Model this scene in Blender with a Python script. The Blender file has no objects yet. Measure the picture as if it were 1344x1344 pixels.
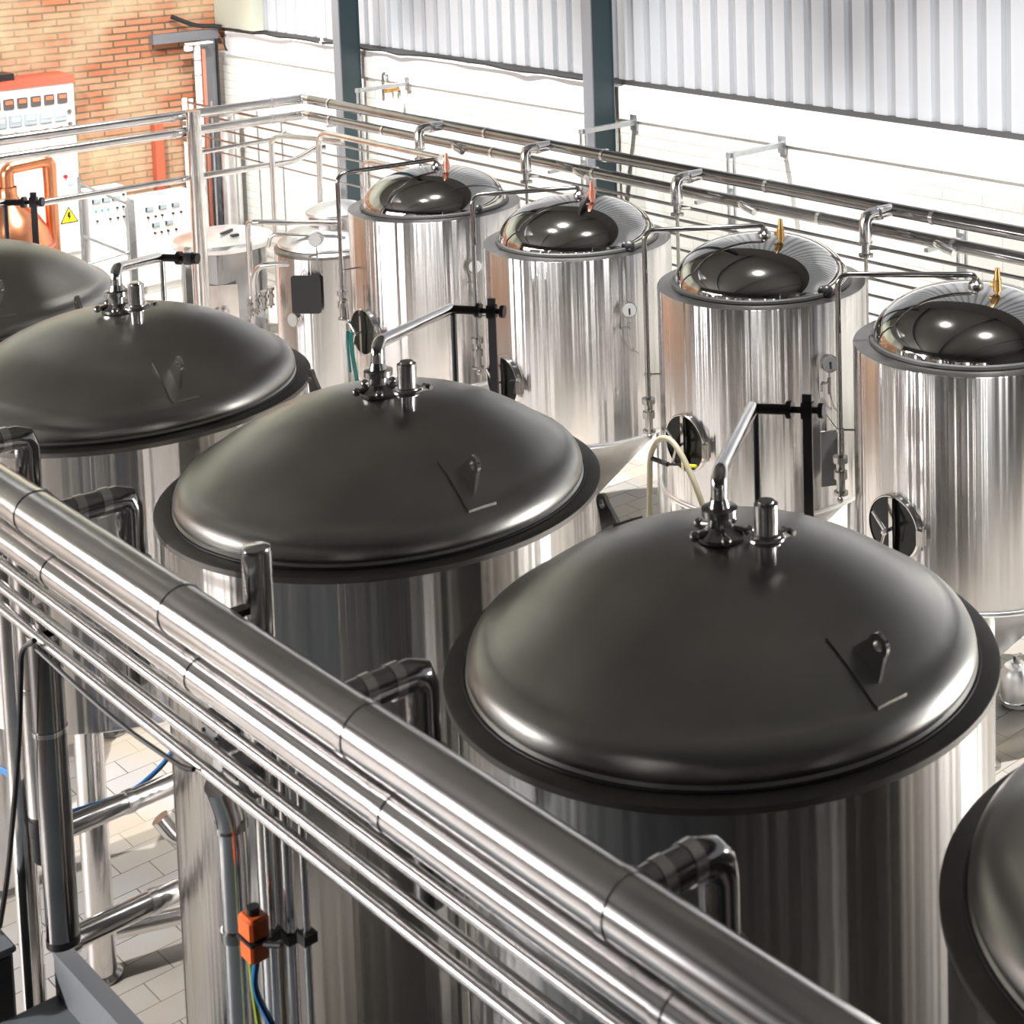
import bpy, math, random
from mathutils import Vector, Matrix
random.seed(7)
PI = math.pi
SC = bpy.context.scene
COL = SC.collection

# ------------------------------------------------------------------ mesh builder
class MB:
    def __init__(s):
        s.v = []; s.f = []
    def _add(s, vs, fs):
        n = len(s.v)
        s.v += [tuple(p) for p in vs]
        s.f += [tuple(i + n for i in f) for f in fs]
        return s
    def box(s, c, d, rz=0.0, m=None):
        c = Vector(c); hx, hy, hz = d[0]/2, d[1]/2, d[2]/2
        R = m if m is not None else Matrix.Rotation(rz, 3, 'Z')
        vs = [c + R @ Vector((x*hx, y*hy, z*hz)) for x in (-1, 1) for y in (-1, 1) for z in (-1, 1)]
        return s._add(vs, [(0,1,3,2), (4,6,7,5), (0,4,5,1), (2,3,7,6), (0,2,6,4), (1,5,7,3)])
    def bbox(s, c, d, b=.01, rz=0.0):
        """box whose vertical edges and top rim are chamfered"""
        c = Vector(c); hx, hy, hz = d[0]/2, d[1]/2, d[2]/2
        R = Matrix.Rotation(rz, 3, 'Z')
        def ring(ix, z):
            a, e = hx-ix, hy-ix
            return [(-a+b, -e), (a-b, -e), (a, -e+b), (a, e-b), (a-b, e), (-a+b, e), (-a, e-b), (-a, -e+b)], z
        vs = []
        for pts, z in (ring(b, -hz), ring(0, -hz+b), ring(0, hz-b), ring(b, hz)):
            vs += [c + R @ Vector((x, y, z)) for x, y in pts]
        fs = [tuple(range(7, -1, -1)), tuple(range(24, 32))]
        for k in range(3):
            for i in range(8):
                j = (i+1) % 8
                fs.append((k*8+i, k*8+j, k*8+8+j, k*8+8+i))
        return s._add(vs, fs)
    def cyl(s, a, b, r, r2=None, seg=20, caps=True):
        a, b = Vector(a), Vector(b); r2 = r if r2 is None else r2
        d = (b-a).normalized()
        u = d.orthogonal().normalized(); w = d.cross(u)
        vs = []
        for p, q in ((a, r), (b, r2)):
            for i in range(seg):
                t = 2*PI*i/seg
                vs.append(p + q*(math.cos(t)*u + math.sin(t)*w))
        fs = [(i, (i+1) % seg, seg+(i+1) % seg, seg+i) for i in range(seg)]
        if caps:
            fs += [tuple(range(seg-1, -1, -1)), tuple(range(seg, 2*seg))]
        return s._add(vs, fs)
    def tube(s, pts, r, seg=14, bend=0.0, steps=6, caps=True):
        pts = [Vector(p) for p in pts]
        if bend > 0 and len(pts) > 2:
            out = [pts[0]]
            for i in range(1, len(pts)-1):
                p, q, w = pts[i-1], pts[i], pts[i+1]
                l = min(bend, (p-q).length*.48, (w-q).length*.48)
                a = q + (p-q).normalized()*l; b = q + (w-q).normalized()*l
                for k in range(steps+1):
                    t = k/steps
                    out.append((1-t)**2*a + 2*t*(1-t)*q + t*t*b)
            out.append(pts[-1]); pts = out
        n = len(pts); tang = []
        for i in range(n):
            t = (pts[min(i+1, n-1)] - pts[max(i-1, 0)])
            tang.append(t.normalized() if t.length > 1e-9 else Vector((0, 0, 1)))
        u = tang[0].orthogonal().normalized()
        vs = []
        for i in range(n):
            u = (u - tang[i]*u.dot(tang[i]))
            u = u.normalized() if u.length > 1e-6 else tang[i].orthogonal().normalized()
            w = tang[i].cross(u)
            for k in range(seg):
                a = 2*PI*k/seg
                vs.append(pts[i] + r*(math.cos(a)*u + math.sin(a)*w))
        fs = []
        for i in range(n-1):
            for k in range(seg):
                j = (k+1) % seg
                fs.append((i*seg+k, i*seg+j, (i+1)*seg+j, (i+1)*seg+k))
        if caps:
            fs += [tuple(range(seg-1, -1, -1)), tuple((n-1)*seg+k for k in range(seg))]
        return s._add(vs, fs)
    def lathe(s, prof, c=(0, 0, 0), seg=96, axis=None):
        """profile of (radius, height) about a vertical axis (or the given axis)"""
        c = Vector(c)
        R = Matrix.Identity(3)
        if axis is not None:
            R = Vector((0, 0, 1)).rotation_difference(Vector(axis)).to_matrix()
        n = len(prof); vs = []
        for r, z in prof:
            for k in range(seg):
                a = 2*PI*k/seg
                vs.append(c + R @ Vector((r*math.cos(a), r*math.sin(a), z)))
        fs = []
        for i in range(n-1):
            for k in range(seg):
                j = (k+1) % seg
                fs.append((i*seg+k, i*seg+j, (i+1)*seg+j, (i+1)*seg+k))
        if prof[0][0] > 1e-4: pass
        return s._add(vs, fs)
    def disc(s, c, r, axis=(0, 0, 1), t=.01, seg=40):
        a = Vector(axis).normalized(); c = Vector(c)
        return s.cyl(c-a*t/2, c+a*t/2, r, seg=seg)
    def torus(s, c, R, r, axis=(0, 0, 1), seg=64, ms=10):
        prof = [(R + r*math.cos(2*PI*k/ms), r*math.sin(2*PI*k/ms)) for k in range(ms+1)]
        return s.lathe(prof, c, seg, axis)
    def ball(s, c, r, seg=20, rings=12, sq=1.0):
        prof = [(max(r*math.sin(PI*k/rings), 1e-5), -sq*r*math.cos(PI*k/rings)) for k in range(rings+1)]
        return s.lathe(prof, c, seg)
    def prism(s, poly, o, ex, ey, t):
        """flat polygon in the plane (ex, ey) at o, thickened by t both ways"""
        o, ex, ey = Vector(o), Vector(ex), Vector(ey); n = ex.cross(ey).normalized()
        m = len(poly)
        vs = [o + ex*x + ey*y - n*t/2 for x, y in poly] + [o + ex*x + ey*y + n*t/2 for x, y in poly]
        fs = [tuple(range(m-1, -1, -1)), tuple(range(m, 2*m))]
        fs += [(i, (i+1) % m, m+(i+1) % m, m+i) for i in range(m)]
        return s._add(vs, fs)
    def ringplate(s, outer, inner, o, ex, ey, t):
        """plate with a hole; outer and inner outlines have the same number of points"""
        o, ex, ey = Vector(o), Vector(ex), Vector(ey); n = ex.cross(ey).normalized()
        m = len(outer); vs = []
        for sgn in (-1, 1):
            for P in (outer, inner):
                vs += [o + ex*x + ey*y + n*t/2*sgn for x, y in P]
        fs = []
        for i in range(m):
            j = (i+1) % m
            fs += [(i, m+i, m+j, j), (2*m+i, 2*m+j, 3*m+j, 3*m+i), (i, j, 2*m+j, 2*m+i), (m+i, 3*m+i, 3*m+j, m+j)]
        return s._add(vs, fs)
    def build(s, name, mat, parent=None, angle=35, local=False):
        """one mesh object; coordinates are world ones, or the parent's own when local"""
        me = bpy.data.meshes.new(name)
        off = Vector((0, 0, 0))
        if parent is not None and not local:
            p = parent
            while p is not None:
                off += Vector(p.location); p = p.parent
        me.from_pydata([Vector(p)-off for p in s.v], [], s.f)
        me.update()
        me.polygons.foreach_set('use_smooth', [True]*len(me.polygons))
        me.set_sharp_from_angle(angle=math.radians(angle))
        me.materials.append(M[mat])
        o = bpy.data.objects.new(name, me); COL.objects.link(o)
        if parent is not None: o.parent = parent
        return o

def tag(o, label, cat, group=None):
    o['label'] = label; o['category'] = cat
    if group: o['group'] = group
    return o
def thing(name, label, cat, loc=(0, 0, 0), group=None):
    o = bpy.data.objects.new(name, None); COL.objects.link(o)
    o.empty_display_size = .1; o.location = loc
    return tag(o, label, cat, group)
def struct(name, mb, mat, angle=35):
    o = mb.build(name, mat, None, angle); o['kind'] = 'structure'; return o
def solo(name, mb, mat, label, cat, group=None, angle=35):
    """a thing that is a single mesh"""
    return tag(mb.build(name, mat, None, angle), label, cat, group)

# ------------------------------------------------------------------ materials
M = {}
def mat(name):
    m = bpy.data.materials.new(name); m.use_nodes = True
    n = m.node_tree.nodes; l = m.node_tree.links
    b = n['Principled BSDF']; M[name] = m
    return m, n, l, b
def plain(name, col, rough=.5, metal=0.0, spec=None, emit=None, es=0):
    m, n, l, b = mat(name)
    b.inputs['Base Color'].default_value = (*col, 1)
    b.inputs['Roughness'].default_value = rough
    b.inputs['Metallic'].default_value = metal
    if spec is not None: b.inputs['Specular IOR Level'].default_value = spec
    if emit: 
        b.inputs['Emission Color'].default_value = (*emit, 1); b.inputs['Emission Strength'].default_value = es
    return m
def node(n, t, **k):
    x = n.new(t)
    for a, v in k.items(): setattr(x, a, v)
    return x
def steel(name, col, rough, aniso=0.0, wave=0.0, smudge=.08, scale=3.0, squash=.12, grain=0.0):
    """stainless steel: smudged roughness, slightly wavy sheet, brushed grain"""
    m, n, l, b = mat(name)
    b.inputs['Metallic'].default_value = 1
    tc = node(n, 'ShaderNodeTexCoord')
    mp = node(n, 'ShaderNodeMapping'); mp.inputs['Scale'].default_value = (1, 1, squash)
    l.new(tc.outputs['Object'], mp.inputs['Vector'])
    nz = node(n, 'ShaderNodeTexNoise'); nz.inputs['Scale'].default_value = scale; nz.inputs['Detail'].default_value = 5
    l.new(mp.outputs['Vector'], nz.inputs['Vector'])
    mr = node(n, 'ShaderNodeMapRange')
    mr.inputs['To Min'].default_value = max(.02, rough-smudge); mr.inputs['To Max'].default_value = rough+smudge
    l.new(nz.outputs['Fac'], mr.inputs['Value']); l.new(mr.outputs['Result'], b.inputs['Roughness'])
    mx = node(n, 'ShaderNodeMapRange')
    cr = node(n, 'ShaderNodeValToRGB')
    cr.color_ramp.elements[0].color = (*[c*.86 for c in col], 1); cr.color_ramp.elements[1].color = (*[min(1, c*1.1) for c in col], 1)
    cr.color_ramp.elements[0].position = .3; cr.color_ramp.elements[1].position = .7
    l.new(nz.outputs['Fac'], cr.inputs['Fac']); l.new(cr.outputs['Color'], b.inputs['Base Color'])
    n.remove(mx)
    if aniso:
        b.inputs['Anisotropic'].default_value = aniso; b.inputs['Anisotropic Rotation'].default_value = .25
        tg = node(n, 'ShaderNodeTangent', direction_type='RADIAL', axis='Z')
        l.new(tg.outputs['Tangent'], b.inputs['Tangent'])
    if wave or grain:
        mp2 = node(n, 'ShaderNodeMapping'); mp2.inputs['Scale'].default_value = (1, 1, .002)
        l.new(tc.outputs['Object'], mp2.inputs['Vector'])
        n2 = node(n, 'ShaderNodeTexNoise'); n2.inputs['Scale'].default_value = 9.0; n2.inputs['Detail'].default_value = 2
        l.new(mp2.outputs['Vector'], n2.inputs['Vector'])
        bp = node(n, 'ShaderNodeBump'); bp.inputs['Strength'].default_value = wave; bp.inputs['Distance'].default_value = .02
        l.new(n2.outputs['Fac'], bp.inputs['Height'])
        last = bp
        if grain:
            n3 = node(n, 'ShaderNodeTexNoise'); n3.inputs['Scale'].default_value = 160; n3.inputs['Detail'].default_value = 2
            l.new(tc.outputs['Object'], n3.inputs['Vector'])
            b3 = node(n, 'ShaderNodeBump'); b3.inputs['Strength'].default_value = grain; b3.inputs['Distance'].default_value = .002
            l.new(n3.outputs['Fac'], b3.inputs['Height']); l.new(bp.outputs['Normal'], b3.inputs['Normal'])
            last = b3
        l.new(last.outputs['Normal'], b.inputs['Normal'])
    return m

steel('shell_steel', (.69, .675, .672), .22, aniso=.98, wave=.9, smudge=.02)
steel('vessel_steel', (.56, .545, .53), .20, aniso=.98, wave=.7, smudge=.02)
steel('tank_steel', (.26, .26, .27), .12, aniso=.6, wave=.6, smudge=.03)
steel('lid_steel', (.44, .432, .41), .34, squash=1, scale=2.2, smudge=.06, grain=.2)
steel('rim_steel', (.17, .16, .15), .5, squash=1, scale=6)  # same steel as the shell; dark reflections are put into its colour
steel('dome_steel', (.56, .55, .53), .055, squash=1, scale=2, smudge=.02)
steel('shoulder_steel', (.26, .25, .24), .3, squash=1, scale=5)
steel('pipe_steel', (.78, .765, .76), .15, squash=1, scale=6, smudge=.02)
steel('cladding_steel', (.80, .78, .775), .19, squash=1, scale=3, smudge=.02)
steel('dark_cladding', (.36, .35, .35), .13, squash=1, scale=4, smudge=.02)
steel('fitting_steel', (.42, .41, .40), .2, squash=1, scale=14)
steel('white_steel', (.86, .86, .87), .34, squash=1, scale=4)
steel('galvanised', (.50, .52, .54), .42, squash=1, scale=22, smudge=.1)
plain('dark_metal', (.055, .052, .055), .38, .7)
plain('black_rubber', (.012, .012, .014), .45)
plain('gasket', (.03, .03, .03), .5)
plain('door_glass', (.012, .014, .012), .14, .3)
plain('cable_black', (.012, .012, .013), .5)
plain('white_plastic', (.78, .76, .74), .4)
plain('panel_white', (.80, .80, .78), .35)
plain('panel_red', (.60, .12, .07), .45)
plain('red_button', (.75, .02, .03), .35)
plain('display_dark', (.10, .085, .08), .3)
plain('display_lit', (.5, .10, .05), .4, emit=(1, .25, .10), es=.6)
plain('display_grey', (.36, .42, .46), .35)
plain('knob_black', (.02, .02, .022), .4)
plain('lamp_green', (.05, .42, .33), .4)
plain('sign_yellow', (.95, .66, .02), .5)
plain('tool_yellow', (.85, .68, .02), .45)
plain('orange_plastic', (.78, .13, .02), .4)
plain('strap_green', (.0, .085, .075), .55)
plain('hose_blue', (.02, .16, .42), .4)
plain('hose_yellow', (.42, .50, .04), .45)
plain('brass', (.50, .30, .11), .3, 1)
plain('copper_red', (.72, .30, .22), .35, 1)
plain('copper', (.86, .36, .19), .26, 1)
plain('gauge_face', (.50, .50, .49), .4)
plain('board_black', (.012, .012, .013), .6)
plain('board_grey', (.30, .30, .31), .5)
plain('paint_teal', (.016, .036, .042), .4)
plain('paint_grey', (.12, .13, .14), .5)
plain('deck_grey', (.11, .125, .135), .55)
plain('ceiling_paint', (.13, .127, .12), .8)
plain('dark_wall', (.085, .08, .075), .8)
plain('plaster_olive', (.44, .45, .37), .85)
plain('timber_red', (.42, .10, .05), .6)
plain('frame_grey', (.22, .23, .25), .5, .5)
# silicone hose, a little translucent
m, n, l, b = mat('hose_clear')
b.inputs['Base Color'].default_value = (.62, .56, .40, 1); b.inputs['Roughness'].default_value = .25
b.inputs['Transmission Weight'].default_value = .35

def brick(name, axes, w, h, mort, c1, c2, cm, msize, bump, rough=.85, tint=None, spec=.3):
    """running-bond masonry; axes says which object axes run along and up"""
    m, n, l, b = mat(name)
    tc = node(n, 'ShaderNodeTexCoord'); sp = node(n, 'ShaderNodeSeparateXYZ'); cb = node(n, 'ShaderNodeCombineXYZ')
    l.new(tc.outputs['Object'], sp.inputs['Vector'])
    l.new(sp.outputs[axes[0]], cb.inputs['X']); l.new(sp.outputs[axes[1]], cb.inputs['Y'])
    nd = node(n, 'ShaderNodeTexNoise'); nd.inputs['Scale'].default_value = 9
    l.new(tc.outputs['Object'], nd.inputs['Vector'])
    ad = node(n, 'ShaderNodeVectorMath', operation='MULTIPLY_ADD')
    ad.inputs[1].default_value = (mort, mort, 0)
    l.new(nd.outputs['Color'], ad.inputs[0]); l.new(cb.outputs['Vector'], ad.inputs[2])
    bt = node(n, 'ShaderNodeTexBrick')
    bt.inputs['Scale'].default_value = 1; bt.inputs['Brick Width'].default_value = w; bt.inputs['Row Height'].default_value = h
    bt.inputs['Mortar Size'].default_value = msize; bt.inputs['Mortar Smooth'].default_value = .25
    bt.inputs['Color1'].default_value = (*c1, 1); bt.inputs['Color2'].default_value = (*c2, 1); bt.inputs['Mortar'].default_value = (*cm, 1)
    l.new(ad.outputs['Vector'], bt.inputs['Vector'])
    src = bt.outputs['Color']
    n2 = node(n, 'ShaderNodeTexNoise'); n2.inputs['Scale'].default_value = 1.3; n2.inputs['Detail'].default_value = 6
    l.new(tc.outputs['Object'], n2.inputs['Vector'])
    if tint:
        cr = node(n, 'ShaderNodeValToRGB')
        cr.color_ramp.elements[0].position = .42; cr.color_ramp.elements[1].position = .68
        cr.color_ramp.elements[0].color = (0, 0, 0, 1); cr.color_ramp.elements[1].color = (.75, .75, .75, 1)
        l.new(n2.outputs['Fac'], cr.inputs['Fac'])
        mx = node(n, 'ShaderNodeMix', data_type='RGBA')
        l.new(cr.outputs['Color'], mx.inputs['Factor']); l.new(src, mx.inputs['A']); mx.inputs['B'].default_value = (*tint, 1)
        src = mx.outputs['Result']
    l.new(src, b.inputs['Base Color'])
    b.inputs['Roughness'].default_value = rough; b.inputs['Specular IOR Level'].default_value = spec
    n4 = node(n, 'ShaderNodeTexNoise'); n4.inputs['Scale'].default_value = 40; n4.inputs['Detail'].default_value = 4
    l.new(tc.outputs['Object'], n4.inputs['Vector'])
    ma = node(n, 'ShaderNodeMath', operation='MULTIPLY_ADD'); ma.inputs[1].default_value = .35
    l.new(n4.outputs['Fac'], ma.inputs[0])
    iv = node(n, 'ShaderNodeMath', operation='SUBTRACT'); iv.inputs[0].default_value = 1
    l.new(bt.outputs['Fac'], iv.inputs[1]); l.new(iv.outputs[0], ma.inputs[2])
    bp = node(n, 'ShaderNodeBump'); bp.inputs['Strength'].default_value = bump; bp.inputs['Distance'].default_value = .012
    l.new(ma.outputs[0], bp.inputs['Height']); l.new(bp.outputs['Normal'], b.inputs['Normal'])
brick('red_brick', 'XZ', .36, .089, .012, (.46, .15, .075), (.56, .27, .16), (.15, .12, .07), .013, .8, tint=(.62, .50, .32))
brick('white_brick', 'YZ', .42, .105, .016, (.74, .73, .69), (.71, .70, .65), (.62, .60, .53), .007, .55, rough=.6)
brick('floor_tiles', 'XY', .33, .20, .002, (.52, .50, .48), (.46, .44, .425), (.10, .09, .08), .004, .25, rough=.42, tint=(.50, .42, .30), spec=.5)
plain('white_render', (.70, .69, .69), .7)

# translucent ribbed sheeting: daylight comes through it; the rib bands are darker and let less through
m, n, l, b = mat('translucent_sheet')
out = n['Material Output']
tc = node(n, 'ShaderNodeTexCoord'); sp = node(n, 'ShaderNodeSeparateXYZ'); l.new(tc.outputs['Object'], sp.inputs['Vector'])
a1 = node(n, 'ShaderNodeMath', operation='ADD'); a1.inputs[1].default_value = 7.0; l.new(sp.outputs['Y'], a1.inputs[0])
md = node(n, 'ShaderNodeMath', operation='FLOORED_MODULO'); md.inputs[1].default_value = .25; l.new(a1.outputs[0], md.inputs[0])
cr = node(n, 'ShaderNodeValToRGB'); cr.color_ramp.elements[0].position = .155; cr.color_ramp.elements[1].position = .162
cr.color_ramp.elements[0].color = (.80, .82, .86, 1); cr.color_ramp.elements[1].color = (.16, .175, .20, 1)
e = cr.color_ramp.elements.new(.225); e.color = (.16, .175, .20, 1)
e = cr.color_ramp.elements.new(.232); e.color = (.80, .82, .86, 1)
l.new(md.outputs[0], cr.inputs['Fac'])
n5 = node(n, 'ShaderNodeTexNoise'); n5.inputs['Scale'].default_value = 1.1; l.new(tc.outputs['Object'], n5.inputs['Vector'])
df = node(n, 'ShaderNodeBsdfDiffuse'); df.inputs['Color'].default_value = (.60, .61, .63, 1)
tr = node(n, 'ShaderNodeBsdfTranslucent'); l.new(cr.outputs['Color'], tr.inputs['Color'])
gl = node(n, 'ShaderNodeBsdfGlossy'); gl.inputs['Roughness'].default_value = .2
mx = node(n, 'ShaderNodeMixShader'); mx.inputs['Fac'].default_value = .6
l.new(df.outputs[0], mx.inputs[1]); l.new(tr.outputs[0], mx.inputs[2])
mx2 = node(n, 'ShaderNodeMixShader'); mx2.inputs['Fac'].default_value = .10
l.new(mx.outputs[0], mx2.inputs[1]); l.new(gl.outputs[0], mx2.inputs[2]); l.new(mx2.outputs[0], out.inputs['Surface'])
n.remove(b)

# ------------------------------------------------------------------ the setting
XW, YB = 11.0, 21.8                     # long white wall, brick end wall
XL, YR, ZC = -6.0, -7.0, 8.6
struct('floor', MB().box(((XL+XW)/2, (YR+YB)/2, -.05), (XW-XL+.6, YB-YR+.6, .1)), 'floor_tiles')
struct('ceiling', MB().box(((XL+XW)/2, (YR+YB)/2, ZC+.05), (XW-XL+.6, YB-YR+.6, .1)), 'ceiling_paint')
struct('wall_right', MB().box((XW+.12, (YR+YB)/2, 1.5), (.24, YB-YR, 3.0)), 'white_brick')
struct('wall_back', MB().box(((XL+XW)/2, YB+.12, 2.2), (XW-XL+.5, .24, 4.4)), 'red_brick')
struct('wall_back_upper', MB().box(((XL+XW)/2, YB+.12, (4.4+ZC)/2), (XW-XL+.5, .24, ZC-4.4)), 'plaster_olive')  # unseen upper part, made pale olive to lighten and tint the lid reflections
struct('wall_left', MB().box((XL-.12, (YR+YB)/2, ZC/2), (.24, YB-YR, ZC)), 'dark_wall')
struct('wall_front', MB().box(((XL+XW)/2, YR-.12, ZC/2), (XW-XL+.5, .24, ZC)), 'dark_wall')
# rendered beam on the white wall, its ledge, and the ribbed sheeting above
for i, (y0, y1) in enumerate(((18.43, 21.55), (13.62, 18.2), (YR, 13.35))):
    struct('trim_%d' % (i+1), MB().box((XW+.08, (y0+y1)/2, 3.14), (.20, y1-y0, .32)), 'white_render')
sh = MB()
pitch = .25; y = YR; prof = []
while y < YB:
    for dy, dx in ((0, 0), (.15, 0), (.172, .038), (.228, .038), (.25, 0)):
        prof.append((y+dy, XW+.14-dx if dx == 0 else XW+.14+dx))
    y += pitch
vs = []; fs = []
for z in (3.34, 6.3):
    vs += [(x, yy, z) for yy, x in prof]
k = len(prof)
fs = [(i, i+1, k+i+1, k+i) for i in range(k-1)]
sh._add(vs, fs)
o = struct('wall_right_sheeting', sh, 'translucent_sheet', angle=10)
struct('trim_4', MB().box((XW+.15, (YR+YB)/2, 3.325), (.06, YB-YR, .05)), 'gasket')
struct('wall_right_upper', MB().box((XW+.12, (YR+YB)/2, 7.45), (.2, YB-YR, 2.3)), 'dark_wall')
struct('mezzanine_floor', MB().box((-2.8, 1.0, 4.1), (6.4, 16.0, .2)), 'deck_grey')
# roof beams above the hall
for i, y in enumerate((-3, 2, 7, 12, 17)):
    struct('trim_%d' % (5+i), MB().box(((XL+XW)/2, y, ZC-.22), (XW-XL, .16, .4)), 'paint_grey')

# ------------------------------------------------------------------ lid fittings shared by the big vessels
ZF = 2.883          # height of the big vessels' rim
HD = .34            # rise of the lid
def lid_z(r):
    return ZF + .085 + HD*(1-(r/.93)**2)
def lid_prof():
    p = [(.985, ZF-.004), (.93, ZF+.004), (.918, ZF+.02)]
    K = .115
    for k in range(0, 11):
        a = k/10*PI/2*.82
        p.append((.922-K*(1-math.cos(a)), ZF+.035+K*.95*math.sin(a)))
    r0, z0 = p[-1]
    zt = ZF+.085+HD
    for k in range(1, 30):
        r = r0*(1-k/29)
        p.append((max(r, 1e-4), z0 + (zt-z0)*(1-(r/r0)**2.35)))
    return p
LP = lid_prof()
def lidh(r):
    for (r1, z1), (r2, z2) in zip(LP[3:], LP[4:]):
        if r2 <= r <= r1: return z2 + (z1-z2)*(r-r2)/(r1-r2+1e-9)
    return ZF
def lug(root, x, y, dx, dy, name='lifting_lug'):
    """pad and upright eye plate welded to the lid at offset (dx, dy) from its middle"""
    r = math.hypot(dx, dy); ur = Vector((dx/r, dy/r, 0)); ut = Vector((-dy/r, dx/r, 0))
    nu, nv = 9, 5; vs = []; fs = []
    for h in (.012, -.004):
        for a in range(nu):
            for b in range(nv):
                q = ur*(r-.12+.24*a/(nu-1)) + ut*(-.068+.136*b/(nv-1))
                vs.append((x+q.x, y+q.y, lidh(min(q.length, .9))+h))
    for a in range(nu-1):
        for b in range(nv-1):
            i = a*nv+b
            fs.append((i, i+nv, i+nv+1, i+1))
    o_ = nu*nv
    ring = [a*nv for a in range(nu)] + [(nu-1)*nv+b for b in range(1, nv)] + [a*nv+nv-1 for a in range(nu-2, -1, -1)] + [b for b in range(nv-2, 0, -1)]
    for k in range(len(ring)):
        i, j = ring[k], ring[(k+1) % len(ring)]
        fs.append((i, j, o_+j, o_+i))
    MB()._add(vs, fs).build('lug_pad', 'lid_steel', root)
    zi, zo = lidh(r-.06), lidh(r+.06)
    sl = Vector((ur.x*.12, ur.y*.12, zo-zi)).normalized()
    c = Vector((x+dx, y+dy, lidh(r)+.003)); up = sl.cross(ut).normalized()
    if up.z < 0: up = -up
    n = 24; outer = []; inner = []; hc = .11
    for k in range(n):
        a = 2*PI*k/n; cx, cy = math.cos(a), math.sin(a)
        if cy > -.42: ox, oy = .042*cx, hc+.042*cy
        else:
            t_ = hc/-cy; ox, oy = max(-.075, min(.075, t_*cx)), 0
        outer.append((ox, oy)); inner.append((.019*cx, hc+.019*cy))
    MB().ringplate(outer, inner, c, sl, up, .016).build(name, 'pipe_steel', root)

def nozzle(root, x, y):
    z = lidh(.24)
    g = MB().cyl((x, y, z-.02), (x, y, z+.075), .036, seg=24)
    g.cyl((x, y, z+.07), (x, y, z+.10), .056, seg=24).cyl((x, y, z+.10), (x, y, z+.21), .043, seg=24).cyl((x, y, z+.21), (x, y, z+.222), .030, seg=24)
    o = g.build('lid_nozzle', 'pipe_steel', root)
    MB().torus((x, y, z+.085), .056, .011, seg=30).box((x+.075, y-.02, z+.085), (.05, .02, .022)).cyl((x+.095, y-.045, z+.085), (x+.095, y+.015, z+.085), .010, seg=10).build('nozzle_clamp', 'fitting_steel', o)

def big_vessel(x, y, label, bottom, legs, lugs=((-.04, -.74), (.10, .74)), manway=False):
    t = thing('brew_vessel', label, 'brewing vessel', (x, y, 0), 'brewing vessels with domed lids')
    zb = bottom
    body = MB().lathe([(1e-4, zb-.16), (.45, zb-.135), (.75, zb-.08), (.93, zb-.03), (.978, zb), (.982, zb+.05), (.982, ZF-.02), (.985, ZF-.008)], (x, y, 0), 128)
    body.build('body', 'vessel_steel', t)
    MB().box((x-.925, y+.33, (zb+ZF)/2), (.006, .02, ZF-zb-.1), rz=-.343).build('weld_seam', 'vessel_steel', t)
    MB().lathe([(.985, ZF-.03), (1.003, ZF-.028), (1.004, ZF-.004), (.998, ZF), (.90, ZF+.002), (.90, ZF-.02)], (x, y, 0), 128).build('rim', 'rim_steel', t)
    MB().lathe(LP[1:], (x, y, 0), 128).build('lid', 'lid_steel', t)
    MB().torus((x, y, ZF+.004), .93, .007, seg=128, ms=8).build('lid_gasket', 'gasket', t)
    for dx, dy in lugs: lug(t, x, y, dx, dy)
    nozzle(t, x+.0, y-.24)
    if legs:
        for k in range(4):
            a = PI/4 + k*PI/2 + .05
            lx, ly = x+.80*math.cos(a), y+.80*math.sin(a)
            lg = MB().cyl((lx, ly, .03), (lx, ly, zb-.02), .072, seg=24).build('leg', 'cladding_steel', t)
            MB().lathe([(.10, 0), (.10, .015), (.08, .03), (.073, .035)], (lx, ly, 0), 24).build('foot_plate', 'fitting_steel', lg)
    else:
        MB().lathe([(.90, 0), (.92, zb-.02)], (x, y, 0), 64).build('skirt', 'dark_metal', t)
    return t
VES = [
    (4.12, 2.12, 'dark brewing vessel cut off by the lower right corner of the frame', .45, False),
    (4.043, 4.368, 'largest brewing vessel in view, dark dome and plain shell, in the right foreground', .45, False),
    (4.083, 6.699, 'brewing vessel with grey dome in the middle, capped post before it', .45, False),
    (3.876, 8.996, 'brewing vessel with mottled silver dome, standing on legs at the left edge', 1.42, True),
    (3.854, 11.308, 'furthest brewing vessel, only its right half of lid showing at the left edge', 1.42, True)]
for v in VES: big_vessel(*v)

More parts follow.
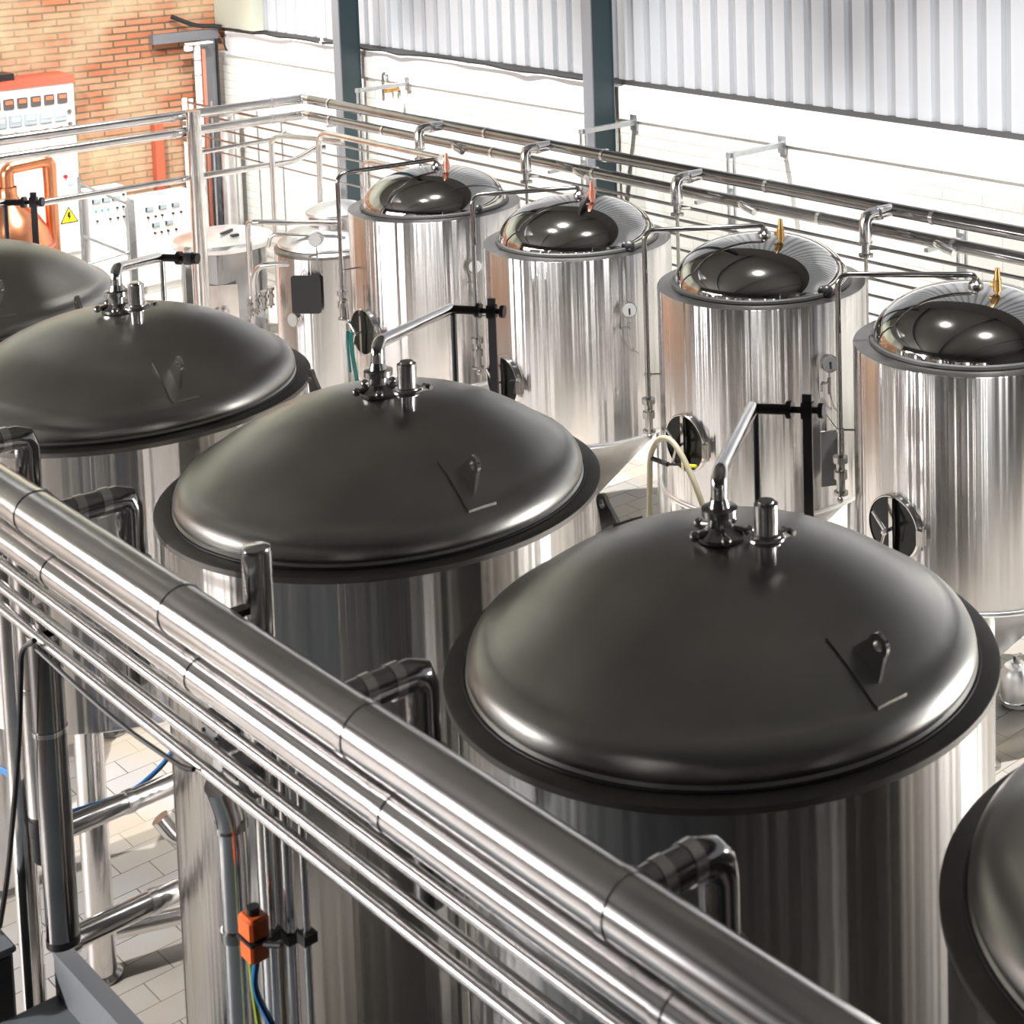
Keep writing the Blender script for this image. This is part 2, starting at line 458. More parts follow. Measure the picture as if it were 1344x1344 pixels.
# vent arms standing on the lids, each leading to a flat post in the aisle
def vent(x, y, e, b, label, pm='dark_metal'):
    """riser on the lid at (x, y), arm to point e, crossbar from e to b"""
    z0 = ZF+.085+HD
    t = thing('vent_arm', label, 'vent pipe', (x, y, z0), 'vent arms on the vessel lids')
    MB().tube([(x, y, z0+.004), (x, y, z0+.24), e], .030, seg=18, bend=.06).build('arm_pipe', 'pipe_steel', t)
    c = MB().lathe([(.035, .002), (.085, .004), (.088, .02), (.06, .035), (.045, .05), (.045, .085), (.066, .09), (.066, .115), (.040, .12), (.032, .15)], (x, y, z0), 28).build('clamp_collar', 'fitting_steel', t)
    for k in range(5):
        w = MB()
        a = k*2*PI/5+.4
        w.ball((x+.105*math.cos(a), y+.105*math.sin(a), z0+.03), .020, 12, 8)
        w.cyl((x+.05*math.cos(a), y+.05*math.sin(a), z0+.04), (x+.1*math.cos(a), y+.1*math.sin(a), z0+.03), .010, seg=8)
        w.build('wing_nut', 'fitting_steel', c)
    E, Bv = Vector(e), Vector(b); d = (Bv-E).normalized()
    MB().cyl(E-d*.02, E+d*(Bv-E).length*.5, .023, seg=18).cyl(E+d*(Bv-E).length*.45, Bv, .015, seg=14).build('crossbar', 'dark_metal', t)
    q = E+d*(Bv-E).length*.55
    MB().cyl(q-d*.012, q+d*.012, .040, seg=20).build('crossbar_flange', 'dark_metal', t)
    MB().cyl(Bv-d*.01, Bv+d*.012, .034, seg=18).build('crossbar_flange', 'dark_metal', t)
    p = E+d*(Bv-E).length*.8
    a = math.atan2(d.y, d.x)
    MB().box((p.x, p.y, (p.z+.07)/2), (.042, .012, p.z+.07), rz=a).build('flat_post', pm, t)
    s = E+d*.02
    MB().cyl((s.x, s.y, s.z), (s.x, s.y, 0), .016, seg=12).build('thin_post', pm, t)
    MB().box((p.x, p.y, p.z+.0), (.05, .04, .07), rz=a).build('post_clamp', 'dark_metal', t)
    return t
vent(4.043, 4.368, (5.02, 5.20, 3.345), (5.17, 4.925, 3.36), 'vent arm rising from the largest foreground lid to a flat black post')
vent(4.083, 6.699, (5.04, 7.53, 3.345), (5.21, 7.29, 3.34), 'vent arm on the middle lid, pointing at the tank with a green strap')
vent(3.876, 8.996, (4.52, 9.86, 3.34), (4.66, 9.66, 3.34), 'short vent arm on the mottled lid at left, beside the tall grey upright', 'pipe_steel')
vent(3.854, 11.308, (4.50, 12.27, 3.34), (4.70, 12.08, 3.34), 'vent arm on the furthest lid, in front of the copper still at left edge')

# ------------------------------------------------------------------ conical fermenters along the white wall
ZK = 2.53; RK = .775
def valve(mb, x, y, z, d, s=1.0):
    """butterfly valve body on a vertical pipe, its lever pointing along d"""
    mb.cyl((x, y, z), (x, y, z+.05*s), .045*s, seg=16).cyl((x, y, z+.05*s), (x, y, z+.11*s), .030*s, seg=16).cyl((x, y, z+.11*s), (x, y, z+.15*s), .050*s, seg=16)
    mb.cyl((x, y, z-.09*s), (x, y, z), .030*s, seg=16).cyl((x, y, z-.11*s), (x, y, z-.09*s), .048*s, seg=16)
    mb.cyl((x, y, z+.07*s), (x+d[0]*.09*s, y+d[1]*.09*s, z+.07*s), .014*s, seg=10)
    mb.cyl((x+d[0]*.09*s, y+d[1]*.09*s, z+.075*s), (x+d[0]*.10*s, y+d[1]*.10*s, z-.10*s), .009*s, seg=8).ball((x+d[0]*.10*s, y+d[1]*.10*s, z-.11*s), .022*s, 12, 8)
    return mb
def fermenter(x, y, label, blow, valve_z, hd, gauge=True, mz=1.51, brasscol='brass'):
    t = thing('conical_fermenter', label, 'fermentation tank', (x, y, 0), 'conical fermenters along the white wall')
    MB().lathe([(RK-.01, 1.02), (RK, 1.04), (RK, ZK-.006), (RK-.004, ZK)], (x, y, 0), 128).build('body', 'shell_steel', t)
    MB().lathe([(RK-.004, ZK), (.66, ZK+.006), (.645, ZK+.01)], (x, y, 0), 128).build('shoulder', 'shoulder_steel', t)
    MB().torus((x, y, ZK+.014), .650, .022, seg=128, ms=8).build('dome_seam', 'gasket', t)
    p = []
    for k in range(25):
        a = k/24*PI/2
        p.append((max(.648*math.cos(a)**.92, 1e-4), ZK+.012+hd*math.sin(a)))
    MB().lathe(p, (x, y, 0), 128).build('dome', 'dome_steel', t)
    MB().torus((x, y, 1.03), RK-.005, .018, seg=96, ms=8).build('lower_hoop', 'white_steel', t)
    MB().lathe([(RK-.02, 1.035), (.12, .36), (.075, .33), (.06, .30)], (x, y, 0), 96).build('cone', 'white_steel', t)
    v = MB(); v.cyl((x, y, .16), (x, y, .32), .05, seg=18).cyl((x, y, .19), (x, y, .22), .085, seg=20).cyl((x, y, .20), (x-.25, y-.1, .20), .035, seg=14).cyl((x-.25, y-.1, .20), (x-.27, y-.108, .20), .06, seg=18)
    v.build('outlet_valve', 'fitting_steel', t)
    for k in range(4):
        a = PI/4 + k*PI/2
        lx, ly = x+.66*math.cos(a), y+.66*math.sin(a)
        lg = MB().cyl((lx, ly, .02), (lx, ly, 1.0), .052, seg=24).build('leg', 'white_steel', t)
        MB().lathe([(.085, 0), (.085, .02), (.055, .05), (.052, .06)], (lx, ly, 0), 20).build('foot', 'fitting_steel', lg)
    # manway facing the aisle
    c = Vector((x-RK-.005, y, mz)); ax = Vector((-1, 0, 0))
    mr = MB().lathe([(.208, -.06), (.208, .02), (.203, .027), (.197, .027), (.197, -.01)], c, 48, ax).build('manway', 'pipe_steel', t)
    MB().lathe([(1e-4, .010), (.10, .013), (.17, .016), (.198, .018)], c, 48, ax).build('manway_door', 'door_glass', mr)
    MB().box(c+ax*.04+Vector((0, 0, 0)), (.016, .03, .40)).build('crossbar', 'pipe_steel', mr)
    a1 = c+ax*.105
    MB().cyl(c+ax*.05, a1, .013, seg=10).cyl(a1+Vector((0, -.01, .005)), a1+Vector((-.01, .085, .115)), .012, seg=10).cyl(a1+Vector((0, 0, -.005)), a1+Vector((-.01, .03, -.125)), .009, seg=10).ball(a1, .022, 12, 8).build('tee_handle', 'pipe_steel', mr)
    MB().box(c+Vector((-.02, -.225, 0)), (.05, .04, .10)).cyl(c+Vector((-.02, -.235, -.07)), c+Vector((-.02, -.235, .07)), .014, seg=10).build('door_hinge', 'fitting_steel', mr)
    # blow-off pipe over the edge and down the shell
    br, ba = blow
    bx, by = x+br*math.cos(ba), y+br*math.sin(ba)
    zt = ZK+.012+hd
    pipe = MB().tube([(x+.02, y-.02, zt-.01), (x+.02, y-.02, zt+.075), (bx, by, zt+.07), (bx, by, valve_z+.12)], .019, seg=14, bend=.09).build('blowoff_pipe', 'dark_cladding', t)
    MB().lathe([(.05, -.02), (.05, .02), (.032, .035), (.024, .05)], (x+.02, y-.02, zt), 20).build('dome_union', 'fitting_steel', pipe)
    ur = Vector((math.cos(ba), math.sin(ba), 0))
    valve(MB(), bx, by, valve_z, (-ur.y, ur.x)).build('sample_valve', 'fitting_steel', pipe)
    s = Vector((bx, by, valve_z+.33)); MB().cyl(s, (x+(RK-.01)*ur.x, y+(RK-.01)*ur.y, valve_z+.33), .008, seg=8).cyl((s.x, s.y, s.z-.012), (s.x, s.y, s.z+.012), .026, seg=14).build('pipe_bracket', 'fitting_steel', pipe)
    # relief valve on top
    q = (x+.0, y-.21, zt-.045)
    MB().cyl(q, (q[0], q[1], q[2]+.06), .017, seg=12).cyl((q[0], q[1], q[2]+.05), (q[0], q[1], q[2]+.13), .028, seg=12).cyl((q[0], q[1], q[2]+.13), (q[0], q[1], q[2]+.20), .022, .015, seg=12).cyl((q[0], q[1], q[2]+.085), (q[0], q[1]+.055, q[2]+.085), .014, seg=10).build('relief_valve', brasscol, t)
    MB().cyl((x, y-.67, ZK+.0), (x, y-.67, ZK+.035), .03, seg=14).ball((x, y-.67, ZK+.05), .042, 18, 12).build('level_probe', 'knob_black', t)
    if gauge:
        ga = math.radians(-101); g = Vector((math.cos(ga), math.sin(ga), 0))
        gp = Vector((x, y, 2.12)) + g*(RK+.07); side = Vector((-g.y, g.x, 0))
        face = (g*.6+Vector((-.55, -.55, .15))).normalized()
        gg = MB().cyl(gp-face*.025, gp+face*.025, .062, seg=28).build('gauge', 'fitting_steel', t)
        MB().disc(gp+face*.0265, .054, face, .003, 28).build('gauge_dial', 'gauge_face', gg)
        MB().box(gp+face*.03+Vector((0, 0, -.01)), (.012, .012, .05)).build('gauge_needle', 'knob_black', gg)
        b1 = gp+Vector((0, 0, -.06)); b2 = b1+Vector((0, 0, -.16)); st = Vector((x, y, 1.62))+g*(RK+.03)
        k1 = b1+Vector((0, 0, -.08)); tap = k1-side*.07
        MB().tube([b1, b2, b2+Vector((0, 0, -.1))+side*.03, st+Vector((0, 0, .12))+side*.10], .008, seg=8, bend=.05).cyl(b2, b2+Vector((0, 0, .07)), .015, seg=10).cyl(k1, tap, .011, seg=10).cyl(tap, tap+Vector((0, 0, -.05)), .009, seg=8).cyl(k1, k1+Vector((0, 0, .035)), .016, seg=10).cyl(gp-g*.05+Vector((0, 0, -.16)), (x+g.x*(RK-.01), y+g.y*(RK-.01), 1.96), .008, seg=8).build('gauge_tap', 'fitting_steel', gg)
    return t
rad = math.radians
fermenter(8.60, 13.02, 'furthest conical fermenter, green strap hanging on its manway', (.93, rad(173)), 1.74, .325, brasscol='copper_red')
fermenter(8.605, 10.95, 'second conical fermenter from the far end, manway half hidden by the middle lid', (.85, rad(150)), 1.62, .345, brasscol='copper_red')
fermenter(8.66, 8.84, 'third conical fermenter from the far end, pale hose looped over its round manway', (.86, rad(140)), 1.53, .335)
fermenter(8.54, 6.77, 'nearest conical fermenter, cut by the right edge of the frame', (.87, rad(129)), 1.58, .345, gauge=False)

# things hanging on the fermenters
s = MB()
mx_, my_, mz_ = 8.60-RK-.15, 13.02, 1.51
pts = [(mx_, my_+.005, mz_+.03), (mx_-.01, my_-.03, mz_-.16), (mx_-.0, my_-.075, mz_-.40), (mx_+.01, my_-.09, mz_-.62)]
for a, b in zip(pts, pts[1:]):
    a, b = Vector(a), Vector(b)
    n_ = Vector((0, .026, 0)); 
    s._add([a-n_+Vector((.006, 0, 0)), a+n_+Vector((.006, 0, 0)), b+n_+Vector((.006, 0, 0)), b-n_+Vector((.006, 0, 0)), a-n_-Vector((.006, 0, 0)), a+n_-Vector((.006, 0, 0)), b+n_-Vector((.006, 0, 0)), b-n_-Vector((.006, 0, 0))],
           [(0, 1, 2, 3), (7, 6, 5, 4), (0, 4, 5, 1), (1, 5, 6, 2), (2, 6, 7, 3), (3, 7, 4, 0)])
s.tube([(mx_-.01, my_+.04, mz_+.03), (mx_-.025, my_+.02, mz_-.10), (mx_-.02, my_+.0, mz_-.33)], .012, seg=8, bend=.05)
solo('strap', s, 'strap_green', 'green strap hanging from the manway handle of the furthest fermenter', 'strap')
hx, hy, hz = 8.66-RK-.12, 8.84, 1.51
solo('hose', MB().tube([(hx-.02, hy+.30, hz-.95), (hx-.02, hy+.27, hz-.45), (hx-.03, hy+.24, hz-.10), (hx-.04, hy+.12, hz+.05), (hx-.04, hy, hz+.07), (hx-.04, hy-.12, hz-.02), (hx-.045, hy-.26, hz-.20), (hx-.01, hy-.36, hz-.48), (hx+.05, hy-.42, hz-.95)], .021, seg=12, bend=.12),
     'hose_clear', 'pale translucent hose looped over the round manway of a fermenter', 'hose')
t = thing('scraper', 'black handled scraper with yellow grip resting on the looped hose manway', 'tool', (hx, hy, hz-.12))
MB().cyl((hx-.025, hy+.22, hz-.135), (hx-.025, hy+.05, hz-.135), .018, seg=12).build('black_handle', 'black_rubber', t)
MB().cyl((hx-.025, hy+.05, hz-.135), (hx+.012, hy-.06, hz-.12), .009, seg=10).build('shaft', 'dark_metal', t)
MB().cyl((hx+.012, hy-.06, hz-.12), (hx+.022, hy-.20, hz-.10), .012, seg=10).build('yellow_grip', 'tool_yellow', t)
t = thing('batch_board', 'grey board hanging edge on between the two nearest fermenters', 'board', (8.49, 7.985, 1.2))
MB().box((8.495, 7.99, 1.44), (.17, .018, .40), rz=-.5).build('board', 'board_grey', t)
MB().tube([(8.44, 8.0, 1.64), (8.48, 8.03, 1.75), (8.53, 7.97, 1.64)], .004, seg=6).build('hanging_wire', 'cable_black', t)
solo('drain_hose', MB().tube([(8.25, 11.28, .52), (8.15, 11.05, .30), (8.25, 10.75, .12), (8.5, 10.35, .10), (8.7, 10.0, .25)], .013, seg=10, bend=.2), 'white_plastic', 'thin white hose drooping below the cone of a middle fermenter', 'hose')
t = thing('keg', 'small grey canister on the floor behind the leg at right edge', 'keg', (8.80, 6.62, 0))
MB().lathe([(.09, 0), (.11, .02), (.11, .22), (.08, .27), (.04, .28), (.04, .30), (1e-3, .30)], (8.80, 6.62, 0), 32).build('body', 'white_steel', t)
MB().torus((8.80, 6.62, .05), .11, .010, seg=32, ms=8).build('hoop', 'fitting_steel', t)
MB().cyl((8.80, 6.62, .29), (8.80, 6.62, .34), .025, seg=16).box((8.80, 6.61, .34), (.07, .02, .02)).build('tap', 'fitting_steel', t)

# ------------------------------------------------------------------ the two small tanks beyond the fermenters
t = thing('serving_tank', 'small tank with domed hatch and black board, left of the furthest fermenter', 'tank', (8.75, 15.1, 0))
x, y = 8.75, 15.1
MB().lathe([(.56, .30), (.575, .32), (.575, 1.78)], (x, y, 0), 96).build('body', 'shell_steel', t)
MB().lathe([(.578, 1.77), (.580, 1.80), (.55, 1.825), (.525, 1.83)], (x, y, 0), 96).build('rim', 'shoulder_steel', t)
MB().lathe([(.545, 1.835), (.54, 1.86), (.46, 1.93), (.30, 2.0), (.25, 2.01), (1e-4, 2.03)], (x, y, 0), 96).build('lid', 'white_steel', t)
h = MB().lathe([(.30, 1.96), (.30, 2.12)], (x+.05, y-.03, 0), 64).build('hatch', 'pipe_steel', t)
MB().lathe([(.315, 2.115), (.32, 2.13), (.315, 2.145), (.2, 2.205), (1e-4, 2.25)], (x+.05, y-.03, 0), 64).build('hatch_cover', 'white_steel', h)
for k in range(4):
    a = PI/4+k*PI/2
    MB().cyl((x+.47*math.cos(a), y+.47*math.sin(a), 0), (x+.47*math.cos(a), y+.47*math.sin(a), .33), .04, seg=16).build('leg', 'white_steel', t)
def on_shell(cx, cy, R, deg, z): return Vector((cx+R*math.cos(rad(deg)), cy+R*math.sin(rad(deg)), z))
p = on_shell(x, y, .58, 197, 1.17); n_ = Vector((math.cos(rad(197)), math.sin(rad(197)), 0))
th_ = MB().cyl(p-n_*.02, p+n_*.04, .075, seg=32).build('thermometer', 'pipe_steel', t)
MB().disc(p+n_*.041, .062, n_, .004, 32).build('thermometer_dial', 'gauge_face', th_)
p = on_shell(x, y, .66, 226, 2.0); n_ = Vector((-.75, -.6, .1)).normalized()
gg = MB().cyl(p-n_*.03, p+n_*.03, .07, seg=28).build('gauge', 'fitting_steel', t)
MB().disc(p+n_*.032, .060, n_, .004, 28).build('gauge_dial', 'gauge_face', gg)
MB().tube([p+Vector((0, 0, -.06)), p+Vector((0, 0, -.25)), on_shell(x, y, .62, 226, 1.70), on_shell(x, y, .57, 228, 1.62)], .009, seg=8, bend=.05).cyl(p+Vector((0, 0, -.15)), p+Vector((-.05, .06, -.17)), .012, seg=8).build('gauge_pipe', 'fitting_steel', gg)
q = on_shell(x, y, .60, 214, 1.45)
serving = t
bd = thing('chalkboard', 'black rounded board hung on the small tank by the vertical pipe', 'board', q)
nn = Vector((math.cos(rad(222)), math.sin(rad(222)), 0)); tt = Vector((-nn.y, nn.x, 0))
poly = []
for cx, cy, a0 in ((.115, .16, 0), (-.115, .16, 90), (-.115, -.16, 180), (.115, -.16, 270)):
    for k in range(5):
        a = rad(a0+k*22.5); poly.append((cx+.03*math.cos(a), cy+.03*math.sin(a)))
MB().prism(poly, q+nn*.05, tt, Vector((0, 0, 1)), .012).build('board', 'board_black', bd)
MB().tube([q+nn*.05+tt*.02+Vector((0, 0, .18)), q+nn*.05+Vector((0, 0, .26)), q+nn*.05-tt*.06+Vector((0, 0, .18))], .004, seg=6).build('hanging_wire', 'fitting_steel', bd)

t = thing('mash_tank', 'small tank with flat pale lid and dark shell beside the grey upright', 'tank', (9.22, 18.4, 0))
x, y = 9.22, 18.4
MB().lathe([(.47, 0), (.48, .02), (.48, 1.16), (.49, 1.18)], (x, y, 0), 96).build('body', 'tank_steel', t)
MB().lathe([(.49, 1.16), (.56, 1.18), (.57, 1.23), (.55, 1.27), (.30, 1.34), (1e-4, 1.36)], (x, y, 0), 96).build('lid', 'white_steel', t)
MB().box((x-.05, y-.2, 1.365), (.22, .03, .02), rz=.5).box((x-.02, y-.33, 1.335), (.09, .05, .03)).build('lid_latch', 'dark_metal', t)
p = on_shell(x, y, .48, 236, .70); n_ = Vector((math.cos(rad(236)), math.sin(rad(236)), 0))
MB().box(p+n_*.0+Vector((0, 0, -.1)), (.01, .40, .42), rz=rad(236)).build('inspection_plate', 'cladding_steel', t)
MB().lathe([(.10, -.02), (.10, .05), (.08, .06), (1e-4, .05)], p+n_*.01+Vector((0, 0, -.24)), 32, n_).build('side_port', 'pipe_steel', t)

# condenser pipes and valve cluster between the two small tanks
tp = MB().tube([(8.62, 14.7, 2.09), (8.0, 15.30, 2.12), (8.0, 15.42, 2.10), (8.0, 15.42, 1.20)], .028, seg=14, bend=.12).build('transfer_pipe', 'pipe_steel', serving)
MB().tube([(8.42, 14.95, 1.96), (8.15, 15.25, 1.98), (8.13, 15.28, 1.85)], .020, seg=12, bend=.08).build('return_pipe', 'pipe_steel', serving)
MB().tube([(8.25, 14.95, 1.72), (8.0, 15.22, 1.70), (8.0, 15.36, 1.58), (8.0, 15.36, 1.25)], .030, seg=14, bend=.10).build('side_pipe', 'pipe_steel', serving)
for k in range(4): valve(MB(), 7.97+.05*k, 15.40-.05*k, 1.24+.035*k, (-.5, -.8), .7).build('valve', 'fitting_steel', tp)
MB().cyl((8.0, 15.42, 0), (8.0, 15.42, 1.2), .02, seg=12).build('pipe_support', 'pipe_steel', tp)

# ------------------------------------------------------------------ clad pipes, rails and their supports
def band(root, c, d, r, mat_='cladding_steel'):
    c, d = Vector(c), Vector(d).normalized()
    return MB().cyl(c-d*.018, c+d*.018, r, seg=24).build('joint_band', mat_, root)
XR, ZR1, ZR2, YL = 9.9, 2.89, 2.705, 17.6
def corner_pipe(z, r, inset, label, bands_y, bands_x):
    t = thing('clad_pipe', label, 'pipe', (XR, YL, z), 'clad pipes turning the far corner')
    MB().tube([(XR, 4.5, z), (XR, YL-.16, z)], r, seg=24).build('long_run', 'dark_cladding', t)
    MB().tube([(XR, YL-.17, z), (XR, YL, z), (XR-.17, YL, z)], r*1.04, seg=24, bend=.14).build('elbow', 'pipe_steel', t)
    MB().tube([(XR-.16, YL, z), (4.2, YL, z)], r, seg=24).build('short_run', 'cladding_steel', t)
    for y in bands_y: band(t, (XR, y, z), (0, 1, 0), r+.007)
    for x in bands_x: band(t, (x, YL, z), (1, 0, 0), r+.007)
    return t
top = corner_pipe(ZR1, .055, 0, 'upper clad pipe turning the far corner above the fermenters', (17.0, 14.0, 12.15, 10.0, 8.2, 6.6), (9.5, 8.3, 6.95, 5.6))
low = corner_pipe(ZR2, .052, 0, 'lower clad pipe turning the far corner under its twin', (17.0, 15.9, 13.9, 12.3, 9.4, 8.0), (9.5, 8.3, 6.95, 5.6))
for y in (14.75, 12.95, 10.8, 8.62):      # drops to each fermenter from the upper pipe
    MB().tube([(XR, y, ZR1), (XR-.30, y+.02, ZR1), (XR-.30, y+.02, ZR1-.20)], .050, seg=20, bend=.05, steps=2).build('branch_elbow', 'pipe_steel', top)
    d = MB().cyl((XR-.30, y+.02, ZR1-.20), (XR-.30, y+.02, ZR1-.30), .034, seg=16).cyl((XR-.30, y+.02, ZR1-.30), (XR-.30, y+.02, ZR1-.32), .058, seg=18)
    d.cyl((XR-.30, y+.02, ZR1-.20), (XR-.30, y+.02, ZR1-.215), .056, seg=18).cyl((XR-.30, y+.02, ZR1-.26), (XR-.22, y-.06, ZR1-.26), .012, seg=8)
    d.cyl((XR-.30, y+.02, ZR1-.32), (XR-.30, y+.02, 1.2), .016, seg=10)
    d.build('branch_valve', 'fitting_steel', top)
    band(top, (XR-.17, y, ZR1), (1, 0, 0), .055)
for y in (14.6, 12.6, 10.35, 8.2):
    MB().tube([(XR, y, ZR2), (XR-.06, y-.1, ZR2-.01), (XR-.06, y-.24, ZR2-.04)], .034, seg=16, bend=.05).build('branch_saddle', 'pipe_steel', low)

# thin product lines along the white wall
for x, z, y0, y1, r, lab in ((10.28, 2.43, 5.0, 21.3, .017, 'thin rail on the white wall, topmost of the stack under the clad pipes'),
                      (10.28, 2.30, 5.0, 21.3, .015, 'thin rail on the white wall, second of the stack from the top'),
                      (10.28, 2.16, 5.0, 21.3, .014, 'thin rail on the white wall, third of the stack from the top'),
                      (10.28, 2.02, 5.0, 21.3, .014, 'thin rail on the white wall, fourth of the stack from the top'),
                      (10.28, 1.86, 5.0, 21.3, .012, 'thin rail on the white wall, lowest of the stack')):
    solo('wall_rail', MB().cyl((x, y0, z), (x, y1, z), r, seg=12), 'dark_cladding', lab, 'rail', 'thin rails along the white wall')
for i, (y, zt, arm) in enumerate(((17.1, 3.0, True), (13.0, 2.98, True), (10.9, 3.0, True), (8.28, 2.7, False), (6.0, 2.7, False))):
    lab = ['wall bracket carrying the pipes next to the far steel column', 'wall bracket carrying the pipes next to the near steel column',
           'wall bracket with arm above the third fermenter', 'slotted upright on the wall behind the nearest fermenter', 'slotted upright behind the right edge of the frame'][i]
    t = thing('pipe_bracket', lab, 'bracket', (10.3, y, 0), 'wall brackets under the pipe run')
    MB().box((10.33, y-.04, zt/2), (.02, .02, zt)).box((10.33, y+.04, zt/2), (.02, .02, zt)).build('upright', 'galvanised', t)
    for k in range(9):
        if .4+k*.28 < zt-.05: MB().box((10.33, y, .4+k*.28), (.012, .07, .07)).build('cross_tie', 'galvanised', t)
    if arm:
        MB().box((10.64, y, zt-.02), (.70, .05, .045)).box((10.985, y, zt-.02), (.02, .10, .16)).build('arm', 'galvanised', t)
    MB().box((10.12, y, ZR2-.085), (.46, .035, .03)).build('pipe_shelf', 'galvanised', t)

# goosenecks in front of the far end of the white wall
solo('gooseneck_pipe', MB().tube([(9.2, 13.8, 2.77), (9.2, 15.95, 2.77), (9.2, 16.08, 2.70), (9.2, 16.10, 1.95)], .032, seg=16, bend=.14), 'pipe_steel', 'gooseneck pipe coming down left of the furthest fermenter, nearest the corner column', 'pipe', 'goosenecks at the far corner')
solo('gooseneck_pipe', MB().tube([(9.55, 16.2, 2.60), (9.3, 17.05, 2.60), (9.25, 17.2, 2.55), (9.25, 17.2, 1.45)], .032, seg=16, bend=.14), 'pipe_steel', 'gooseneck pipe coming down between the two small tanks', 'pipe', 'goosenecks at the far corner')
solo('gooseneck_pipe', MB().tube([(9.42, 13.9, 2.50), (9.42, 15.4, 2.50), (9.42, 15.55, 2.46), (9.42, 15.55, 1.95)], .030, seg=16, bend=.12), 'pipe_steel', 'gooseneck pipe showing behind the vertical pipe of the furthest fermenter', 'pipe', 'goosenecks at the far corner')
solo('return_line', MB().tube([(6.78, YL-.03, 2.19), (9.75, YL-.03, 2.19), (10.0, YL-.03, 2.30), (10.1, YL-.1, 2.30)], .036, seg=18, bend=.12), 'pipe_steel', 'single bare pipe sloping across below the pair of clad pipes at left', 'pipe')
solo('return_line', MB().tube([(8.56, YL-.1, 2.47), (9.45, YL-.1, 2.49), (9.6, YL-.1, 2.55)], .026, seg=16, bend=.1), 'pipe_steel', 'short bare pipe between the clad pipes and the longer bare pipe', 'pipe')
t = thing('support_post', 'tall round steel upright holding the pair of clad pipes at left', 'post', (8.47, YL-.16, 0))
MB().cyl((8.47, YL-.16, 0), (8.47, YL-.16, 2.95), .078, seg=28).build('post', 'pipe_steel', t)
MB().cyl((8.47, YL-.16, .0), (8.47, YL-.16, .02), .15, seg=28).build('base_plate', 'galvanised', t)
for z in (2.795, 2.62): MB().box((8.47, YL-.06, z), (.10, .26, .035)).build('pipe_cradle', 'fitting_steel', t)

# ------------------------------------------------------------------ pipe rack in the foreground
XA = 2.45
t1 = thing('clad_header', 'thickest clad pipe crossing the foreground, topmost of the bundle', 'pipe', (XA, 5, 3.285), 'clad pipes crossing the foreground')
MB().cyl((XA, -.2, 3.285), (XA, 10.5, 3.285), .083, seg=40).build('run', 'cladding_steel', t1)
for y in (6.56, 5.34, 4.19, 3.02, 1.9): band(t1, (XA, y, 3.285), (0, 1, 0), .087)
MB().tube([(XA, 4.40, 3.275), (XA+.34, 4.40, 3.268), (XA+.34, 4.40, 3.02)], .053, seg=24, bend=.05, steps=2).build('branch_elbow', 'dark_cladding', t1)
MB().tube([(XA, 3.05, 3.275), (XA+.34, 3.05, 3.268), (XA+.34, 3.05, 3.02)], .053, seg=24, bend=.08, steps=3).build('branch_elbow', 'dark_cladding', t1)
MB().tube([(XA, 6.48, 3.275), (XA+.34, 6.48, 3.268), (XA+.34, 6.48, 3.02)], .053, seg=24, bend=.05, steps=2).build('branch_elbow', 'dark_cladding', t1)
MB().tube([(XA, 7.50, 3.275), (XA+.34, 7.50, 3.268), (XA+.34, 7.50, 2.9)], .053, seg=24, bend=.05, steps=2).build('branch_elbow', 'dark_cladding', t1)
for y in (4.40, 3.05, 6.48, 7.50):
    band(t1, (XA+.14, y, 3.271), (1, 0, 0), .057); band(t1, (XA+.24, y, 3.27), (1, 0, 0), .057)
    d = MB().cyl((XA+.34, y, 3.02), (XA+.34, y, 2.5), .05, seg=18).cyl((XA+.34, y, 2.98), (XA+.34, y, 3.0), .075, seg=20).cyl((XA+.34, y, 2.84), (XA+.34, y, 2.86), .075, seg=20).box((XA+.30, y-.06, 2.92), (.16, .03, .03))
    d.build('branch_valve', 'fitting_steel', t1)
t2 = thing('clad_header', 'second clad pipe crossing the foreground, under the thickest one', 'pipe', (XA, 5, 3.105), 'clad pipes crossing the foreground')
MB().cyl((XA-.01, -.2, 3.11), (XA-.01, 10.5, 3.11), .058, seg=36).build('run', 'cladding_steel', t2)
for y in (6.37, 5.2, 4.03, 2.84, 1.8): band(t2, (XA-.01, y, 3.11), (0, 1, 0), .062)
for z, dx, r, lab in ((2.975, -.01, .020, 'thin product line in the foreground, first under the clad pipes'),
                  (2.86, 0, .020, 'thin product line in the foreground, second under the clad pipes'),
                  (2.765, 0, .021, 'lowest thin product line crossing the foreground')):
    solo('product_line', MB().cyl((XA+dx, -.2, z), (XA+dx, 10.5, z), r, seg=18), 'cladding_steel', lab, 'pipe', 'thin product lines in the foreground')
# posts that carry the rack
for y, zt, lab in ((5.36, 3.40, 'capped round post standing before the middle vessel'), (1.1, 3.4, 'capped round post at the near end of the pipe rack'), (9.6, 3.4, 'capped round post at the far end of the pipe rack')):
    t = thing('rack_post', lab, 'post', (2.75, y, 0), 'round posts carrying the foreground pipe rack')
    MB().lathe([(.052, 0), (.052, zt-.02), (.048, zt-.004), (.040, zt), (1e-4, zt+.002)], (2.75, y, 0), 32).build('post', 'pipe_steel', t)
    MB().cyl((2.75, y, 0), (2.75, y, .02), .07, seg=24).build('base_plate', 'galvanised', t)
    MB().box((2.60, y, 3.187), (.26, .05, .024)).cyl((2.545, y, 3.14), (2.545, y, 3.22), .012, seg=10).build('clamp_arm', 'dark_metal', t)

